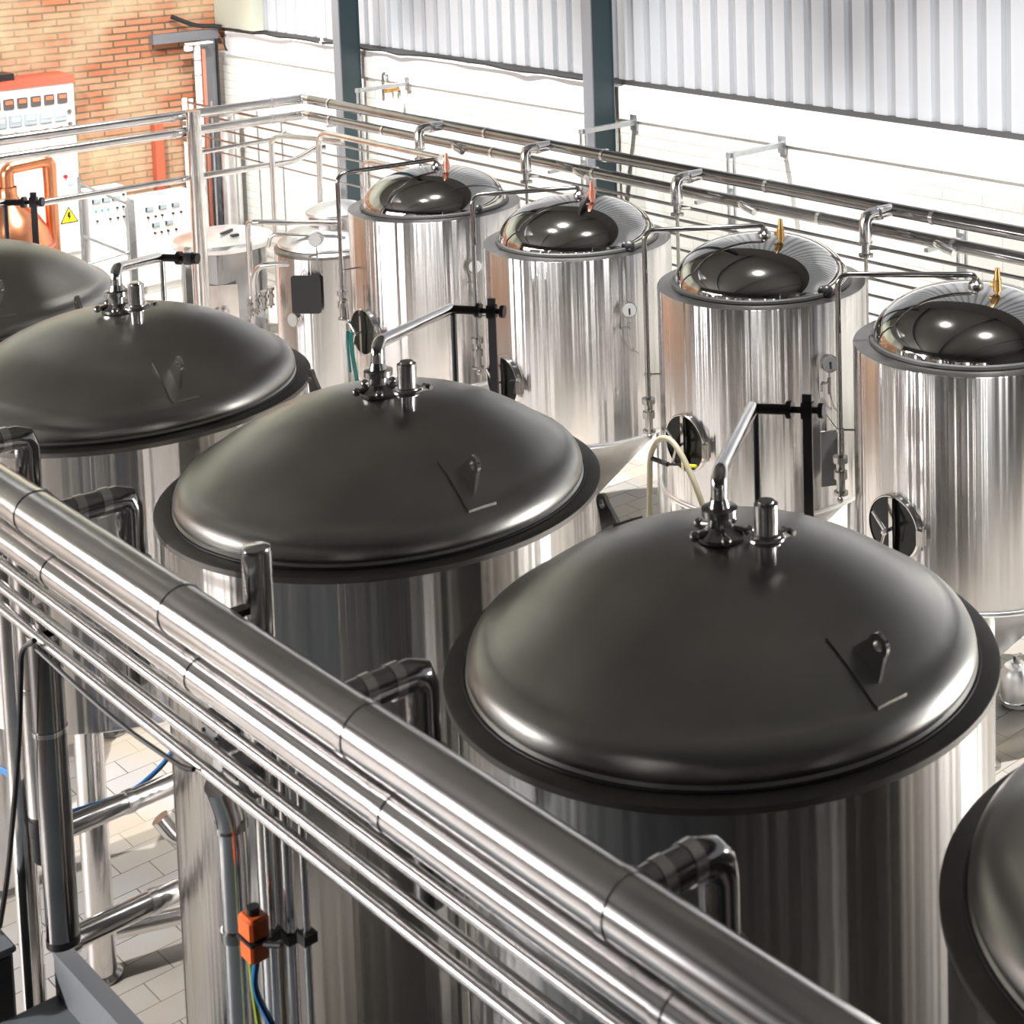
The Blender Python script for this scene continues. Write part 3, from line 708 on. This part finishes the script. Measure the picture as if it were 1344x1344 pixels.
# instruments under the product lines
for i, (y, z, lab) in enumerate(((5.41, 2.765, 'white junction box clipped behind the thin lines, higher of two'), (5.27, 2.645, 'white junction box clipped behind the thin lines, lower of two'))):
    t = thing('junction_box', lab, 'junction box', (2.615, y, z), 'white boxes behind the thin product lines')
    MB().bbox((2.615, y, z), (.09, .13, .13), .012).build('housing', 'white_plastic', t)
    MB().box((2.567, y, z+.03), (.006, .10, .01)).build('cover_seam', 'knob_black', t)
    for q in (.045, -.045): MB().cyl((2.57, y+q, z+.0), (2.563, y+q, z+.0), .008, seg=8).build('cover_screw', 'knob_black', t)
    MB().cyl((2.615, y-.07, z), (2.615, y-.11, z), .02, seg=12).build('gland', 'white_plastic', t)
labs = ['bare riser with elbow head right of the shiny shell edge', 'pale riser beside the orange actuator', 'pale riser right of the orange actuator', 'thin dark riser furthest right under the thin lines']
for i, (y, r, zt, m_) in enumerate(((5.49, .050, 2.44, 'pipe_steel'), (5.22, .016, 2.70, 'cladding_steel'), (5.09, .020, 2.95, 'cladding_steel'), (4.98, .013, 2.9, 'pipe_steel'))):
    t = thing('riser_pipe', labs[i], 'pipe', (2.67, y, 0), 'risers under the thin product lines')
    if i == 0:
        MB().tube([(2.67, y, .05), (2.67, y, zt-.06), (2.60, y-.06, zt+.12)], r, seg=22, bend=.10, steps=3).build('pipe', m_, t)
        for z in (2.36, 1.95): band(t, (2.67, y, z), (0, 0, 1), r+.008, 'fitting_steel')
    else:
        MB().cyl((2.67, y, .0), (2.67, y, zt), r, seg=14).build('pipe', m_, t)
        MB().box((2.67, y, 2.02+.05*i), (.05, .05, .035)).build('pipe_clip', 'black_rubber', t)
    MB().cyl((2.67, y, 0), (2.67, y, .02), r+.008, seg=18).build('base_flange', 'fitting_steel', t)
t = thing('valve_actuator', 'orange valve actuator with dark lid on the foreground risers', 'actuator', (2.57, 5.16, 2.15))
MB().bbox((2.57, 5.16, 2.18), (.075, .095, .08), .010).build('housing', 'orange_plastic', t)
MB().bbox((2.57, 5.16, 2.097), (.07, .085, .075), .008).build('lower_housing', 'orange_plastic', t)
MB().box((2.57, 5.16, 2.135), (.08, .10, .010)).cyl((2.57, 5.09, 2.14), (2.60, 5.03, 2.15), .010, seg=8).build('seal', 'black_rubber', t)
MB().cyl((2.57, 5.16, 2.22), (2.57, 5.16, 2.245), .022, seg=14).build('cap', 'black_rubber', t)
solo('signal_cable', MB().tube([(2.58, 5.17, 2.05), (2.57, 5.19, 1.93), (2.62, 5.10, 1.75), (2.63, 5.04, 1.5), (2.63, 5.04, .012)], .012, seg=8, bend=.1), 'hose_blue', 'dark blue cable hanging from the orange actuator', 'cable')
solo('signal_cable', MB().tube([(2.57, 5.20, 2.05), (2.59, 5.23, 1.9), (2.62, 5.23, 1.6), (2.63, 5.23, .012)], .010, seg=8, bend=.1), 'hose_yellow', 'yellow green cable hanging from the orange actuator', 'cable')

# bottom left: drops, cross pipes, cables and the raised deck
t = thing('drop_pipe', 'dark polished drop pipe ending above the floor at lower left', 'pipe', (2.52, 6.72, 1.30))
MB().cyl((2.52, 6.72, 1.42), (2.52, 6.72, 2.72), .064, seg=30).build('pipe', 'dark_cladding', t)
for z in (2.30, 2.70): MB().cyl((2.52, 6.72, z), (2.52, 6.72, z+.02), .068, seg=30).build('joint_band', 'cladding_steel', t)
MB().cyl((2.52, 6.72, 1.40), (2.52, 6.72, 1.43), .066, seg=30).build('end_cap', 'dark_metal', t)
MB().tube([(2.52, 6.72, 2.72), (2.52, 6.72, 2.84), (XA+.06, 6.72, 2.86)], .030, seg=12, bend=.05).build('feed', 'pipe_steel', t)
for i, (x, y, z0, r, lab) in enumerate(((2.62, 7.12, 1.75, .060, 'shiny drop pipe with black cap left of the dark drop pipe'), (2.62, 7.36, .0, .05, 'shiny upright pipe at the left edge, reaching the floor'))):
    t = thing('drop_pipe', lab, 'pipe', (x, y, z0))
    MB().cyl((x, y, z0), (x, y, 3.0), r, seg=26).build('pipe', 'pipe_steel', t)
    MB().cyl((x, y, z0+.55), (x, y, z0+.57), r+.006, seg=26).build('joint_band', 'cladding_steel', t)
    if i == 0:
        MB().lathe([(.030, .12), (.055, -.02), (.060, -.02), (.060, -.09), (.055, -.10), (.055, -.2), (.04, -.22), (1e-4, -.22)], (x, y, z0), 26).build('end_cap', 'black_rubber', t)
    else:
        MB().cyl((x, y, 0), (x, y, .03), .09, seg=24).build('base_flange', 'fitting_steel', t)
for i, (y, z, r, lab) in enumerate(((7.62, 1.34, .050, 'upper horizontal pipe running behind the middle vessel at lower left'), (7.42, .93, .055, 'lower horizontal pipe with capped end at lower left'))):
    t = thing('cross_pipe', lab, 'pipe', (2.8, y, z), 'horizontal pipes at lower left')
    MB().cyl((2.78, y, z), (3.6 if i == 0 else 3.34, y, z), r, seg=26).build('pipe', 'pipe_steel', t)
    band(t, (2.82, y, z), (1, 0, 0), r+.012); band(t, (3.2, y, z), (1, 0, 0), r+.006)
    MB().cyl((2.745, y, z), (2.79, y, z), r+.014, seg=24).ball((2.745, y, z+.02), .022, 12, 8).build('end_ferrule', 'fitting_steel', t)
solo('cross_pipe', MB().tube([(3.3, 8.1, .42), (3.75, 7.9, .42), (3.95, 7.9, .42), (3.95, 7.9, .02)], .045, seg=18, bend=.1), 'cladding_steel', 'low pale pipe close to the tiles behind the lower capped pipe', 'pipe')
solo('drain_elbow', MB().tube([(3.52, 8.02, .95), (3.60, 7.97, .80), (3.78, 7.92, .85), (3.95, 7.90, 1.05), (4.05, 7.90, 1.05)], .045, seg=18, bend=.1), 'pipe_steel', 'curved polished drain elbow under the upper horizontal pipe', 'pipe')
solo('power_cable', MB().tube([(2.40, 6.50, 2.80), (2.385, 6.60, 2.74), (2.40, 6.73, 2.28), (2.40, 6.95, 1.64), (2.39, 7.06, 1.36), (2.37, 7.12, 1.335)], .011, seg=8, bend=.3), 'cable_black', 'black cable hanging down at the lower left edge', 'cable')
solo('power_cable', MB().tube([(2.42, 6.55, 2.745), (2.425, 6.1, 2.715), (2.425, 5.75, 2.71), (2.425, 5.45, 2.728), (2.417, 5.30, 2.75), (2.415, 5.22, 2.775)], .008, seg=8, bend=.2), 'cable_black', 'black cable sagging along the lowest thin product line', 'cable')
solo('air_hose', MB().tube([(2.70, 7.83, 1.63), (2.7, 7.64, 1.66), (2.72, 7.5, 1.62), (2.78, 7.75, 1.42), (2.97, 7.9, 1.25), (3.1, 7.9, 1.235), (3.25, 7.9, 1.22), (3.36, 7.9, 1.22), (3.51, 7.9, 1.29), (3.6, 7.9, 1.4)], .013, seg=10, bend=.2), 'hose_blue', 'blue air hose looping between the uprights at lower left', 'hose')
# raised grey deck with kick plate and a black box
t = thing('walkway_deck', 'grey steel deck with upturned edge at the lower left corner', 'walkway', (1.6, 4.0, 1.1))
MB().box((1.6, 2.87, 1.07), (1.9, 7.96, .06)).build('deck_plate', 'deck_grey', t)
MB().box((2.535, 2.87, 1.19), (.02, 7.96, .22)).box((2.55, 2.87, 1.302), (.07, 7.96, .012)).build('kick_plate', 'frame_grey', t)
for y in (6.6, 3.5, .5):
    for x in (.75, 2.35): MB().box((x, y, .52), (.08, .08, 1.04)).build('leg', 'paint_grey', t)
t = thing('pump_box', 'black box at the left edge beside the grey deck', 'box', (2.25, 7.2, 0))
MB().bbox((2.25, 7.2, .645), (.32, .46, 1.29), .012).build('housing', 'black_rubber', t)
MB().bbox((2.25, 7.2, 1.305), (.34, .48, .03), .008).build('lid', 'deck_grey', t)

# ------------------------------------------------------------------ steel columns, corner, cables
def column(y, label, conduit):
    t = thing('steel_column', label, 'column', (10.78, y, 0), 'teal steel columns on the white wall')
    x0, x1, w = 10.62, 10.90, .15
    MB().box((x0+.008, y, ZC/2), (.016, w, ZC-.02)).build('front_flange', 'frame_grey', t)
    MB().box((x1-.008, y, ZC/2), (.016, w, ZC-.02)).build('rear_flange', 'paint_teal', t)
    MB().box(((x0+x1)/2, y-w/2+.012, ZC/2), (x1-x0-.034, .010, ZC-.02)).build('web', 'paint_teal', t)
    MB().box(((x0+x1)/2, y, .01), (.42, .30, .02)).build('base_plate', 'paint_teal', t)
    return t
column(18.05, 'far teal steel column in front of the white wall', True)
column(13.27, 'near teal steel column in the middle of the white wall', False)
t = thing('wall_conduit', 'thin white conduit left of the far steel column, above the ledge', 'conduit', (10.95, 18.95, 3.3))
MB().cyl((10.95, 18.95, 3.31), (10.95, 18.95, 5.2), .018, seg=12).build('tube', 'white_plastic', t)
MB().box((10.95, 18.95, 3.33), (.05, .05, .04)).build('foot_clip', 'white_plastic', t)
t = thing('wall_tap', 'hooked pipe and bracket beside the far steel column', 'tap', (10.85, 17.55, 2.9))
MB().tube([(10.9, 17.5, 2.75), (10.9, 17.5, 3.08), (10.9, 17.4, 3.08), (10.9, 17.4, 2.98)], .02, seg=12, bend=.06).build('hook', 'fitting_steel', t)
MB().cyl((10.98, 17.3, 2.9), (10.80, 17.3, 2.9), .03, seg=14).build('nozzle', 'brass', t)
c = MB(); r_ = random.Random(3)
p = []; y = 21.42
while y > 13.5:
    p.append((10.94+r_.uniform(-.02, .02), y, 3.325+r_.uniform(0, .035))); y -= .35
c.tube(p, .016, seg=7)
solo('ledge_cable', c, 'cable_black', 'black cables lying along the top of the white ledge', 'cable')
solo('corner_cable', MB().tube([(10.30, 21.70, 3.55), (10.6, 21.62, 3.40), (10.85, 21.56, 3.38), (10.93, 21.54, 3.36)], .030, seg=10, bend=.1), 'cable_black', 'thick black cable leaving the red brick wall at the corner', 'cable')
solo('corner_cable', MB().tube([(10.90, 21.37, 3.27), (10.86, 21.36, 3.22), (10.87, 21.36, 3.12), (10.90, 21.35, 3.05)], .012, seg=8, bend=.05), 'cable_black', 'thin black cable drooping over the end of the white ledge', 'cable')
struct('trim_10', MB().box((XW+.05, 21.27, 4.83), (.16, 1.06, 2.96)), 'plaster_olive')
t = thing('portal_frame', 'grey steel door frame in the corner by the red brick wall', 'frame', (10.6, 21.6, 0))
MB().box((10.45, 21.66, 3.27), (.92, .12, .13)).build('lintel', 'frame_grey', t)
MB().box((10.755, 21.66, 1.60), (.20, .12, 3.2)).build('jamb', 'frame_grey', t)
MB().box((10.865, 21.63, 1.6), (.02, .16, 3.2)).build('edge_strip', 'dark_metal', t)
t = thing('white_downpipe', 'white downpipe with flat top plate in front of the grey frame', 'pipe', (10.52, 21.45, 0))
MB().cyl((10.52, 21.45, 0), (10.52, 21.45, 3.17), .045, seg=20).build('pipe', 'white_plastic', t)
MB().box((10.55, 21.45, 3.185), (.34, .14, .02)).build('top_plate', 'white_plastic', t)
MB().bbox((10.40, 21.45, 3.13), (.10, .08, .08), .01).build('camera_box', 'white_plastic', t)
MB().box((10.605, 21.47, 1.55), (.05, .06, 3.1)).build('red_strip', 'copper_red', t)
for z in (2.95, 2.75, 2.4): MB().cyl((10.52, 21.45, z), (10.52, 21.45, z+.012), .048, seg=20).build('pipe_joint', 'frame_grey', t)
t = thing('pipe_stub', 'two short capped pipe ends beside the white downpipe', 'pipe', (10.37, 21.5, 0))
MB().cyl((10.33, 21.5, 0), (10.33, 21.5, 2.46), .035, seg=16).build('pipe', 'white_plastic', t)
MB().cyl((10.42, 21.5, 0), (10.42, 21.5, 2.44), .03, seg=16).build('pipe', 'white_plastic', t)
solo('timber_post', MB().box((10.02, 21.7, 1.09), (.12, .12, 2.18)), 'timber_red', 'red painted timber upright against the brick by the white panel', 'post')
t = thing('wall_duct', 'pale round duct standing in the corner behind the small tanks', 'duct', (10.80, 21.2, 0))
MB().cyl((10.80, 21.2, 0), (10.80, 21.2, 2.2), .13, seg=28).build('duct', 'white_steel', t)
MB().cyl((10.80, 21.2, 2.0), (10.80, 21.2, 2.03), .14, seg=28).build('joint_band', 'galvanised', t)
for k, (y, lab) in enumerate(((20.7, 'thin vertical rod on the white wall nearest the corner'), (20.1, 'thin vertical rod on the white wall, second from the corner'), (19.5, 'thin vertical rod on the white wall, third from the corner'), (18.9, 'thin vertical rod on the white wall, fourth from the corner'), (17.6, 'thin vertical rod on the white wall past the far column'))):
    solo('wall_rod', MB().cyl((10.31, y, 0), (10.31, y, 2.5), .012, seg=8), 'galvanised', lab, 'rod', 'thin rods behind the wall rails')

# ------------------------------------------------------------------ control cabinets on the brick wall
t = thing('control_cabinet', 'large white control cabinet with red top edge on the brick wall', 'control cabinet', (8.1, 21.5, 0))
x0, x1, yf = 6.9, 8.77, 21.3
MB().box(((x0+x1)/2, 21.53, 1.45), (x1-x0, .46, 2.86)).build('housing', 'panel_white', t)
MB().box(((x0+x1)/2, 21.53, 2.93), (x1-x0+.03, .50, .10)).build('top_trim', 'panel_red', t)
MB().box(((x0+x1)/2-.4, 21.55, 3.02), (1.3, .32, .08)).build('cable_tray', 'dark_metal', t)
xs = [8.62-.165*k for k in range(8)]
for k, x in enumerate(xs):
    b_ = MB().bbox((x, yf-.012, 2.70), (.125, .03, .13), .008).build('display', 'display_dark', t)
    MB().box((x, yf-.030, 2.72), (.085, .008, .045)).build('readout', 'display_lit', b_)
for k in range(7):
    x = 8.585-.185*k
    b_ = MB().bbox((x, yf-.012, 2.485), (.15, .03, .15), .008).build('meter', 'display_grey', t)
    MB().box((x, yf-.030, 2.50), (.11, .006, .06)).build('meter_scale', 'gauge_face', b_)
    MB().cyl((x, yf, 2.325), (x, yf-.035, 2.325), .022, seg=14).build('rotary_knob', 'knob_black', t)
    MB().box((x-.03, yf-.003, 2.27), (.03, .006, .008)).box((x+.03, yf-.003, 2.27), (.03, .006, .008)).build('knob_scale', 'knob_black', t)
for z in (2.52, 2.36): MB().cyl((8.70, yf, z), (8.70, yf-.02, z), .028, seg=16).cyl((8.70, yf-.02, z), (8.70, yf-.03, z), .012, seg=10).build('door_lock', 'fitting_steel', t)
for x in (8.62, 8.46, 8.05, 7.9, 7.75): MB().cyl((x, yf, 2.06), (x, yf-.03, 2.06), .022, seg=12).build('push_button', 'knob_black', t)
MB().cyl((8.28, yf, 2.06), (8.28, yf-.05, 2.06), .035, seg=16).cyl((8.28, yf-.05, 2.06), (8.28, yf-.075, 2.06), .055, seg=20).build('stop_button', 'red_button', t)
MB().cyl((8.60, yf, 1.70), (8.60, yf-.03, 1.70), .024, seg=14).build('lower_button', 'red_button', t)
MB().bbox((8.66, yf-.012, 1.60), (.06, .03, .05), .006).build('name_slot', 'display_grey', t)
MB().box((8.58, yf-.004, 1.40), (.33, .008, .42)).build('lower_door', 'panel_white', t)

def cabinet(x0, x1, z0, z1, yf, label, rows, mat_='panel_white'):
    t = thing('control_console', label, 'control panel', ((x0+x1)/2, yf+.2, 0), 'white control panels under the brick wall')
    MB().bbox(((x0+x1)/2, yf+.15, (z0+z1)/2), (x1-x0, .3, z1-z0), .012).build('housing', mat_, t)
    if z0 > .05: MB().box(((x0+x1)/2, yf+.15, z0/2), ((x1-x0)*.7, .2, z0)).build('stand', 'panel_white', t)
    MB().box((x1-.02, yf-.02, (z0+z1)/2), (.025, .04, (z1-z0)*.6)).build('door_handle', 'fitting_steel', t)
    for kind, z, xs in rows:
        for x in xs:
            if kind == 'd': 
                b_ = MB().bbox((x, yf-.01, z), (.11, .02, .065), .006).build('display', 'display_grey', t)
                MB().box((x-.045, yf-.022, z), (.02, .006, .05)).build('display_edge', 'knob_black', b_)
            elif kind == 'g': MB().cyl((x, yf, z), (x, yf-.02, z), .014, seg=12).build('signal_lamp', 'lamp_green', t)
            else: MB().cyl((x, yf, z), (x, yf-.03, z), .014, seg=12).build('switch', 'knob_black', t)
    return t
cabinet(8.86, 9.36, .06, 1.46, 21.25, 'white control panel right of the yellow warning triangle', [('d', 1.33, (8.95, 9.08, 9.21)), ('k', 1.36, (9.31,)), ('g', 1.20, (8.94, 9.02, 9.10)), ('k', 1.20, (9.22, 9.30)), ('k', 1.07, (9.12, 9.22, 9.30, 8.95))])
cabinet(9.45, 10.22, .10, 1.28, 21.2, 'wider white control panel under the brick, left of the steel upright', [('d', 1.12, (9.62, 9.80, 9.98)), ('k', 1.01, (9.60, 9.70, 9.79, 9.94, 10.05)), ('d', .90, (9.70, 9.88)), ('k', .79, (9.68, 9.77, 9.86, 9.97))])
t = thing('warning_sign', 'yellow warning triangle with black border and symbol at left', 'warning sign', (8.58, 21.22, 1.2))
MB().box((8.58, 21.262, 1.13), (.38, .02, .80)).build('backing_panel', 'panel_white', t)
MB().prism([(-.115, -.09), (.115, -.09), (0, .12)], (8.60, 21.250, 1.20), (1, 0, 0), (0, 0, 1), .006).build('border', 'knob_black', t)
MB().prism([(-.095, -.078), (.095, -.078), (0, .097)], (8.60, 21.244, 1.20), (1, 0, 0), (0, 0, 1), .006).build('yellow_field', 'sign_yellow', t)
MB().prism([(-.012, .05), (.016, .05), (.004, .005), (.022, .005), (-.012, -.06), (-.002, -.01), (-.022, -.01)], (8.60, 21.239, 1.20), (1, 0, 0), (0, 0, 1), .005).build('symbol', 'knob_black', t)
solo('low_plinth', MB().box((9.38, 21.74, .07), (1.05, .08, .14)), 'white_plastic', 'long white plinth at the foot of the brick wall', 'plinth')

# copper still in front of the large cabinet
t = thing('copper_still', 'copper still with swan neck and upright column at the left edge', 'still', (7.25, 19.4, 0))
MB().lathe([(.42, .0), (.45, .2), (.45, 1.35), (.40, 1.55), (.30, 1.72), (.16, 1.84), (.10, 1.95), (.10, 2.05)], (7.18, 19.4, 0), 64).build('pot', 'copper', t)
MB().tube([(7.18, 19.4, 2.0), (7.18, 19.4, 2.26), (7.66, 19.4, 2.29), (7.66, 19.4, 2.1)], .075, seg=24, bend=.09).build('swan_neck', 'copper', t)
MB().cyl((7.66, 19.4, .05), (7.66, 19.4, 2.2), .072, seg=26).build('column', 'copper', t)
MB().torus((7.18, 19.4, 1.36), .455, .02, seg=48, ms=8).torus((7.18, 19.4, .8), .455, .015, seg=48, ms=8).build('hoop', 'copper_red', t)
MB().cyl((7.66, 19.4, 0), (7.66, 19.4, .05), .12, seg=24).build('foot', 'copper_red', t)
MB().tube([(7.74, 19.38, 1.12), (7.80, 19.36, 1.18), (7.84, 19.36, 1.10), (7.84, 19.36, .3)], .012, seg=8, bend=.04).build('drain_hook', 'dark_metal', t)
# galvanised ladder frame
t = thing('ladder_frame', 'grey metal frame with sloping rungs in front of the white panels', 'frame', (8.2, 19.6, 0))
y0, y1 = 19.6, 20.1
MB().box((8.07, y0, 1.0), (.03, .03, 2.0)).build('slim_upright', 'galvanised', t)
MB().box((8.62, y0-.1, .82), (.075, .06, 1.64)).build('upright', 'galvanised', t)
for z in (1.92, 1.30, .66):
    MB().cyl((8.07, y0, z), (8.60, y0-.08, z-.32), .016, seg=10).build('rung', 'galvanised', t)
MB().cyl((7.86, y0, .92), (8.60, y0-.08, 1.02), .014, seg=10).build('cross_brace', 'galvanised', t)

# ------------------------------------------------------------------ light
def area(name, loc, rot, size, power, col=(1, 1, 1), sy=None, spread=None):
    d = bpy.data.lights.new(name, 'AREA'); d.energy = power; d.color = col
    d.shape = 'RECTANGLE' if sy else 'SQUARE'; d.size = size
    if sy: d.size_y = sy
    if spread: d.spread = spread
    o = bpy.data.objects.new(name, d); o.location = loc; o.rotation_euler = rot; COL.objects.link(o); return o
def spot(name, loc, to, power, col=(1, 1, 1), ang=70, r=.12, blend=.6):
    d = bpy.data.lights.new(name, 'SPOT'); d.energy = power; d.color = col; d.spot_size = math.radians(ang); d.spot_blend = blend; d.shadow_soft_size = r
    o = bpy.data.objects.new(name, d); o.location = loc
    o.rotation_euler = (Vector(to)-Vector(loc)).to_track_quat('-Z', 'Y').to_euler(); COL.objects.link(o); return o
# daylight outside, coming through the ribbed sheeting
s = bpy.data.lights.new('sun', 'SUN'); s.energy = 1.55; s.angle = .02; s.color = (1, .985, .96)
so = bpy.data.objects.new('sun', s); so.rotation_euler = (Vector((-.85, -.18, -.5))).to_track_quat('-Z', 'Y').to_euler(); COL.objects.link(so)
w = bpy.data.worlds.new('sky'); SC.world = w; w.use_nodes = True
w.node_tree.nodes['Background'].inputs['Color'].default_value = (.88, .94, 1, 1)
w.node_tree.nodes['Background'].inputs['Strength'].default_value = .18
# tall window in the left wall and an open loading door in the white wall, both outside the frame
area('left_window', (XL+.05, 15.0, 3.9), (0, rad(-90), 0), 2.6, 1250, (1, .955, .95), 9.0)
area('loading_door', (XW-.05, .8, 1.7), (0, rad(90), 0), 3.2, 420, (1, .99, .975), 2.2)
# added spots, no fittings known there, to brighten the white wall
for i, y in enumerate((5.0, 8.5, 12.0, 15.5, 19.0)):
    spot('wall_fill', (8.0, y, 8.0), (10.2, y, .0), 3100, (1, .985, .965), 60, .05)
spot('corner_fill', (8.6, 16.4, 7.9), (8.6, 21.6, 2.2), 1700, (1, .98, .95), 95, .05)  # added fill for the brick corner, no known lamp
spot('gable_fill', (3.5, 14.0, 8.2), (6.0, 21.8, 6.4), 2300, (1, .99, .97), 80, .05)  # added to light the unseen upper wall that the far lids reflect
spot('aisle_fill', (6.4, 12.0, 8.0), (6.6, 11.0, 0), 2600, (1, .98, .96), 55, .05)  # added spot that brightens the aisle floor, not a known fitting
spot('deck_fill', (-4.0, 10.5, 4.6), (3.0, 7.3, .9), 3500, (1, .98, .96), 60, .1)  # added fill for the lower left floor and the boxes behind the pipes

# ------------------------------------------------------------------ camera
cd = bpy.data.cameras.new('camera'); co = bpy.data.objects.new('camera', cd); COL.objects.link(co); SC.camera = co
F_, PX, PY, YAW, PITCH, ROLL, H = 2234.0843, 1002.5959, -6.2629, .7800776, .0956828, -.0202776, 5.85
fw = Vector((math.sin(YAW)*math.cos(PITCH), math.cos(YAW)*math.cos(PITCH), -math.sin(PITCH)))
rt = Vector((math.cos(YAW), -math.sin(YAW), 0)); up = rt.cross(fw)
r2 = math.cos(ROLL)*rt + math.sin(ROLL)*up; u2 = -math.sin(ROLL)*rt + math.cos(ROLL)*up
co.matrix_world = Matrix(((r2.x, u2.x, -fw.x, 0), (r2.y, u2.y, -fw.y, 0), (r2.z, u2.z, -fw.z, H), (0, 0, 0, 1)))
cd.sensor_width = 36; cd.lens = F_/1344*36
cd.shift_x = (672-PX)/1344; cd.shift_y = (PY-672)/1344
cd.clip_start = .05; cd.clip_end = 200
cd.dof.use_dof = True; cd.dof.focus_distance = 12.0; cd.dof.aperture_fstop = 5.0

SC.view_settings.view_transform = 'Standard'; SC.view_settings.look = 'None'
SC.view_settings.gamma = 1; SC.view_settings.use_curve_mapping = False
SC.view_settings.exposure = .36
cy = SC.cycles
cy.max_bounces = 7; cy.diffuse_bounces = 3; cy.glossy_bounces = 6; cy.transmission_bounces = 4
cy.caustics_reflective = False; cy.caustics_refractive = False
cy.sample_clamp_indirect = 6; cy.use_denoising = True
